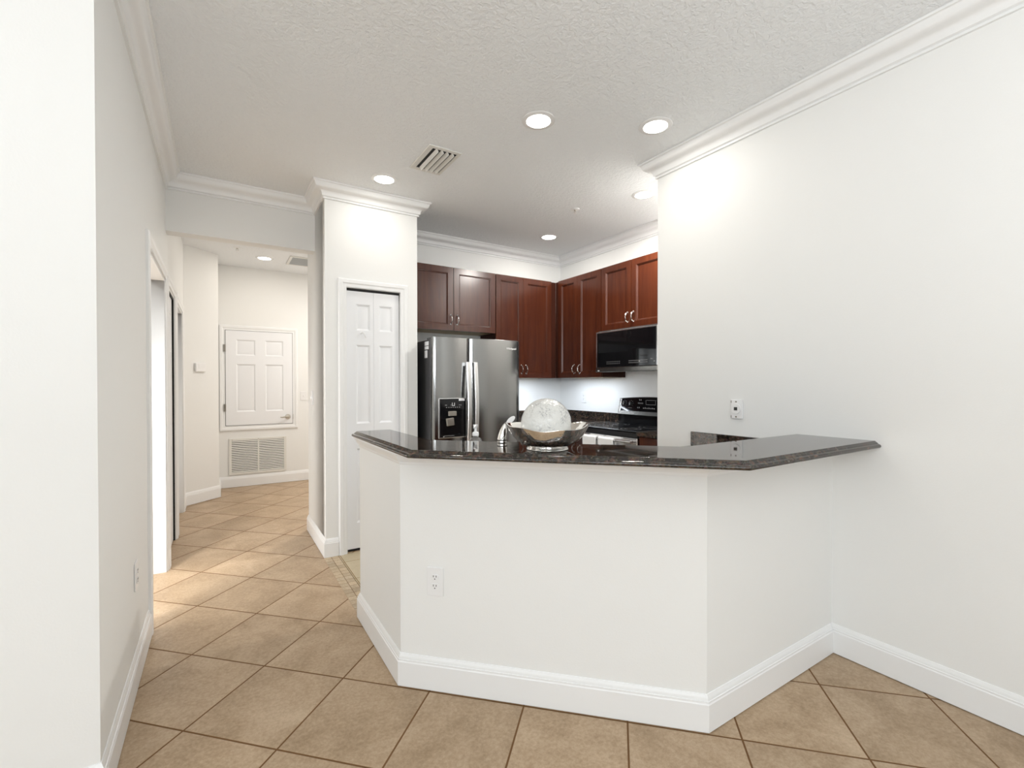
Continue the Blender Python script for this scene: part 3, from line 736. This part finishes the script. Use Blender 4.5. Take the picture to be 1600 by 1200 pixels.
towel(.166, .336, .34, .30, 'white hand towel on the oven handle, nearer the corner')
towel(.364, .545, .36, .29, 'white hand towel on the oven handle, to the right of its twin')

# ------------------------------------------------------------------ things on the bar
# silver bowl with wavy rim
BC = (1.105, 1.487); zt = 1.0424
def wav(r_, z_, a):
    k = max(0, (r_-.09)/.075); a2 = a+yaw
    return (r_*(1+k*(.012*cos(2*a2)+.014*cos(5*a+1))), z_+k*(.0085*cos(2*a2)+.0026*cos(7*a+.6)))
bm = NB()
lathe(bm, [(.066, .004), (.080, .0), (.0835, .002), (.082, .006), (.0775, .009), (.078, .012), (.092, .016), (.110, .024), (.130, .038), (.145, .055), (.155, .073), (.163, .0885), (.1655, .0930), (.1635, .0950), (.157, .089), (.141, .063), (.124, .046), (.100, .034), (.070, .030), (.0, .029)], 96, mod=wav)
m = M['silver'] = mat('hammered_silver', (.80, .79, .77), .09, 1); t = NT(m); t.bump(t.noise(t.coord(), 30, 2, .4), .5, .006)
bowl = finish('bowl', bm, 'silver', smooth=70, loc=(*BC, zt)); tag(bowl, 'wide wavy rimmed silver bowl standing on the bar top', 'bowl')
bm = NB(); R = .100; prof = []
for i in range(25):
    a = -radians(44)+ (pi/2+radians(44))*i/24; prof.append((R*cos(a) if i < 24 else 0, R*sin(a)))
lathe(bm, prof, 64)
m = M['crackle'] = mat('crackle_glass', (.90, .90, .88), .16); t = NT(m); v = t.coord()
e1 = t.vor(v, 60, 'DISTANCE_TO_EDGE'); e2 = t.noise(v, 170, 3, .7); n_ = t.noise(v, 16, 4, .7)
pat = t.math('MULTIPLY', t.ramp(n_, [(.44, (0, 0, 0)), (.62, (1, 1, 1))]), t.ramp(e2, [(.46, (0, 0, 0)), (.60, (1, 1, 1))]))
c = t.mix(t.math('MULTIPLY', pat, .70), (.93, .93, .90), (.26, .27, .30)); t.base(c)
m.node_tree.nodes['Principled BSDF'].inputs['Transmission Weight'].default_value = .30
t.bump(e1, .6, .004)
tag(finish('globe', bm, 'crackle', smooth=60, loc=(BC[0]-.004, BC[1]+.003, zt+.1008)), 'frosted crackle glass globe sitting in the silver bowl', 'globe')
# silver ornament
OX, OY = 1.050, 1.745
r = thing('ornament', 'small silver ornament with arched body and tilted oval top beside the bowl', 'ornament', (OX, OY, zt), -yaw)
bm = NB(); lathe(bm, [(.0, 0), (.025, 0), (.0265, .003), (.0255, .010), (.0265, .016), (.0245, .034), (.0205, .052), (.0145, .068), (.0075, .080), (.003, .085), (0, .086)], 32)
for v in bm.verts: v.co.x += .30*max(0, v.co.z-.015)**1.15*1.0; v.co.y *= .7; v.co.x *= .80
finish('body', bm, 'chrome', r, smooth=60)
bm = NB(); lathe(bm, [(.0266, .0105), (.0272, .012), (.0272, .0135), (.0266, .015)], 32)
for v in bm.verts: v.co.y *= .7; v.co.x *= .80
finish('dark_band', bm, 'dark', r)
bm = NB(); lathe(bm, [(0, -.0035), (.010, -.003), (.0125, 0), (.010, .003), (0, .0035)], 28)
for v in bm.verts: v.co.x *= 1.9
bmesh.ops.rotate(bm, verts=bm.verts, cent=(0, 0, 0), matrix=Matrix.Rotation(pi/2-.5, 3, 'X')); bmesh.ops.rotate(bm, verts=bm.verts, cent=(0, 0, 0), matrix=Matrix.Rotation(-radians(42), 3, 'Y'))
bmesh.ops.translate(bm, verts=bm.verts, vec=(.038, 0, .100)); finish('oval_top', bm, 'white', r)
# soap pump bottle on the low sink counter
m = M['clear'] = mat('clear_plastic', (.93, .95, .95), .05); b_ = m.node_tree.nodes['Principled BSDF']; b_.inputs['Transmission Weight'].default_value = .9; b_.inputs['IOR'].default_value = 1.3
r = thing('soap_bottle', 'clear pump soap bottle with white pump behind the bar top', 'soap bottle', (1.062, 2.017, CT+.0005), -yaw)
bm = NB(); lathe(bm, [(0, 0), (.033, 0), (.036, .006), (.036, .085), (.034, .102), (.026, .118), (.014, .126), (.0135, .132), (0, .132)], 32); finish('bottle', bm, 'clear', r, smooth=50)
bm = NB(); lathe(bm, [(.0, .1325), (.0165, .1325), (.0165, .146), (.013, .150), (.007, .152), (.005, .166), (0, .166)], 24); finish('collar', bm, 'white', r, smooth=45)
bm = NB(); lathe(bm, [(0, .166), (.006, .166), (.010, .176), (.012, .186), (.0, .188)], 20); tube(bm, [(0, -.006, .182), (-.003, -.026, .180), (-.004, -.036, .174)], [.006, .005, .004], 10); finish('pump', bm, 'white', r, smooth=45)

# ------------------------------------------------------------------ wall plates
def plate_thing(name, label, cat, loc, rz, w=.074, h=.121):
    r = thing(name, label, cat, loc, rz, {'outlet': 'wall outlets', 'light switch': 'light switches'}.get(cat))
    bm = NB(); box(bm, -w/2, w/2, -.006, -.0003, -h/2, h/2, .003, 2); finish('cover_plate', bm, 'plastic', r); return r
def duplex(r):
    for zc in (-.0195, .0195):
        bm = NB(); lathe(bm, [(.0175, 0), (.0175, .0025), (.016, .003), (0, .003)], 28)
        for v in bm.verts: v.co.y = max(-.0125, min(.0125, v.co.y))
        bmesh.ops.rotate(bm, verts=bm.verts, cent=(0, 0, 0), matrix=Matrix.Rotation(pi/2, 3, 'X')); bmesh.ops.translate(bm, verts=bm.verts, vec=(0, -.0058, zc))
        s_ = finish('socket', bm, 'plastic', r)
        bm = NB()
        for x in (-.0063, .0063): box(bm, x-.0012, x+.0012, -.0096, -.0084, zc+.001, zc+.0085)
        box(bm, -.0022, .0022, -.0096, -.0084, zc-.0085, zc-.0045); finish('slots', bm, 'slot', s_)
k = 2.6115/2
r = plate_thing('wall_outlet', 'white duplex outlet low on the angled front of the bar', 'outlet', (.7745, 2.6115-.7745, .4625), -pi/4); duplex(r)
r = plate_thing('wall_outlet', 'white outlet plate on the shaded left wall seen edge on', 'outlet', (XL, 2.59, .465), pi/2); duplex(r)
r = plate_thing('wall_outlet', 'white outlet on the kitchen wall below the tall corner cabinet', 'outlet', (XK, 3.957, 1.152), -pi/2); duplex(r)
# uncovered mounting bracket on the right wall
r = thing('wall_jack', 'white jack bracket on the right wall above the bar top', 'wall jack', (XR, 1.562, 1.155), -pi/2)
bm = NB(); box(bm, -.036, .036, -.010, -.0003, -.054, .054, .003, 2); pl = finish('bracket', bm, 'plastic', r)
bm = NB(); lathe(bm, [(.030, 0), (.029, .004), (.026, .0042), (0, .0042)], 32); bmesh.ops.rotate(bm, verts=bm.verts, cent=(0, 0, 0), matrix=Matrix.Rotation(pi/2, 3, 'X')); bmesh.ops.translate(bm, verts=bm.verts, vec=(-.002, -.0098, .003)); finish('disc', bm, 'plastic', pl)
bm = NB(); box(bm, -.011, .008, -.0162, -.0138, -.006, .012); finish('jack_socket', bm, 'slot', pl)
for z in (.043, -.043):
    finish('slot', B(-.033, -.029, -.0112, -.0098, z-.007, z+.007), 'hinge', pl)
    finish('screw', B(-.006, .003, -.0112, -.0098, z-.004, z+.004), 'hinge', pl)
# hall switch and thermostat
r = plate_thing('light_switch', 'white light switch right of the hallway access door', 'light switch', (.972, YH, 1.145), 0, .078, .120)
bm = NB(); box(bm, -.006, .006, -.014, -.006, -.014, .014, .002, 1); finish('toggle', bm, 'plastic', r)
na = atan2(6.321-6.047, .311); cx, cy = -.178, 6.1642
r = thing('thermostat', 'small white thermostat on the angled hallway wall', 'thermostat', (cx, cy, 1.488), na)
bm = NB(); box(bm, -.060, .060, -.026, -.0005, -.048, .048, .006, 2); finish('case', bm, 'plastic', r)
finish('screen', B(-.030, .045, -.0275, -.0255, -.012, .036), 'white', r)
r = plate_thing('light_switch', 'white switch plate on the pantry column side, seen edge on from the hallway', 'light switch', (.673, 4.25, 1.185), -pi/2, .075, .120)
bm = NB(); box(bm, -.006, .006, -.014, -.006, -.014, .014, .002, 1); finish('toggle', bm, 'plastic', r)
# ------------------------------------------------------------------ return grille
r = thing('return_grille', 'white louvred return air grille below the access door', 'vent', (.430, YH, .385), 0)
bm = NB()
for a, b, c, d in ((-.327, .327, .200, .229), (-.327, .327, -.229, -.200), (-.327, -.298, -.200, .200), (.298, .327, -.200, .200)): box(bm, a, b, -.012, -.0005, c, d, .002, 1)
box(bm, -.008, .008, -.011, -.0035, -.200, .200); finish('frame', bm, 'vent', r)
finish('duct_back', B(-.298, .298, -.003, -.0006, -.200, .200), 'duct', r)
bm = NB()
for sgn in (-1, 1):
    xa, xb = (-.298, -.008) if sgn < 0 else (.008, .298)
    for i in range(18):
        z = -.189+i*.0222; box(bm, xa, xb, -.0100, -.0060, z-.0070, z+.0070, rot=Matrix.Rotation(radians(-18), 3, 'X'))
finish('louvres', bm, 'vent', r)
for x in (-.29, 0, .29):
    bm = NB(); lathe(bm, [(.005, 0), (.004, .003), (0, .0035)], 12); bmesh.ops.rotate(bm, verts=bm.verts, cent=(0, 0, 0), matrix=Matrix.Rotation(pi/2, 3, 'X')); bmesh.ops.translate(bm, verts=bm.verts, vec=(x, -.012, .215)); finish('screw', bm, 'nickel', r)

# ------------------------------------------------------------------ ceiling fixtures
def downlight(x, y, label, power=9.0, warm=(1, .965, .90), ratio=1):
    r = thing('downlight', label, 'ceiling light', (x, y, CEIL-.0005), 0, 'recessed downlights')
    bm = NB(); lathe(bm, [(.068, -.001), (.068, -.006), (.088, -.005), (.094, -.002), (.094, 0), (.068, 0)], 48); finish('trim_ring', bm, 'white', r, smooth=40)
    bm = NB(); lathe(bm, [(0, -.0065), (.055, -.0060), (.0675, -.0045), (.0675, -.001), (0, -.001)], 40); finish('lens', bm, 'lens', r, smooth=50)
    l = area('downlight_lamp', (0, 0, -.012), (0, 0, -1), .13, .13, power, warm, pi, 'DISK', parent=r); return r
downlight(1.536, 2.150, 'lit round downlight nearest the camera, left of a pair over the bar', 3.0)
downlight(2.141, 1.836, 'lit round downlight close to the right wall crown, over the bar', 2.5)
downlight(1.024, 3.356, 'lit round downlight in front of the pantry column', 1.8)
downlight(2.835, 2.543, 'lit round downlight half behind the right wall edge, above the range', 30, (1, .97, .92))
downlight(2.832, 3.785, 'lit round downlight deepest in the kitchen, by the corner cabinets', 5.5)
downlight(.465, 6.20, 'lit round downlight in the hallway ceiling', 1.8, (1, .90, .78))

r = thing('ceiling_vent', 'white slatted supply vent in the ceiling near the pantry column', 'vent', (1.224, 2.893, CEIL-.0005), 0)
bm = NB()
for a, b, c, d in ((-.112, .112, -.182, -.150), (-.112, .112, .150, .182), (-.112, -.076, -.150, .150), (.090, .112, -.150, .150)): box(bm, a, b, c, d, -.008, 0, .003, 1)
finish('frame', bm, 'vent', r)
finish('duct_opening', B(-.076, .090, -.150, .150, -.0015, -.0003), 'dark', r)
for i in range(4):
    x = -.046+i*.036; bm = NB()
    sec = [(x-.008, -.0018), (x+.001, -.0125), (x+.0055, -.0225), (x+.0075, -.0215), (x+.004, -.0115), (x-.0045, -.0018)]
    A = [bm.verts.new((a, -.149, z)) for a, z in sec]; Bq = [bm.verts.new((a, .149, z)) for a, z in sec]
    for k in range(6): bm.faces.new((A[k], A[(k+1) % 6], Bq[(k+1) % 6], Bq[k]))
    bm.faces.new(A[::-1]); bm.faces.new(Bq); finish('slat', bm, 'vent', r)
r = thing('ceiling_vent', 'grey square vent in the hallway ceiling', 'vent', (.905, 6.14, CEIL-.0005), 0)
bm = NB()
for a, b, c, d in ((-.195, .195, -.215, -.185), (-.195, .195, .185, .215), (-.195, -.165, -.185, .185), (.165, .195, -.185, .185)): box(bm, a, b, c, d, -.008, 0, .002, 1)
finish('frame', bm, 'vent', r)
bm = NB(); box(bm, -.165, .165, -.185, .185, -.003, -.0005)
for i in range(14): y = -.175+i*.027; box(bm, -.165, .165, y-.004, y+.004, -.0065, -.003)
finish('louvres', bm, 'greyvent', r)
def sprinkler(x, y, label):
    r = thing('fire_sprinkler', label, 'sprinkler', (x, y, CEIL-.0005), 0)
    bm = NB(); lathe(bm, [(.038, 0), (.036, -.004), (.014, -.007), (.012, -.007), (0, -.007)], 28); finish('escutcheon', bm, 'trim', r)
    bm = NB(); lathe(bm, [(.010, -.007), (.009, -.016), (0, -.016)], 14)
    tube(bm, [(.008, 0, -.014), (.011, 0, -.024), (.003, 0, -.036)], .0022, 8); tube(bm, [(-.008, 0, -.014), (-.011, 0, -.024), (-.003, 0, -.036)], .0022, 8); finish('frame_arms', bm, 'nickel', r)
    bm = NB(); lathe(bm, [(.014, -.036), (.015, -.038), (0, -.039)], 16); finish('deflector', bm, 'trim', r)
sprinkler(2.576, 3.071, 'small fire sprinkler head in the kitchen ceiling')
sprinkler(.178, 5.886, 'small fire sprinkler head in the hallway ceiling')
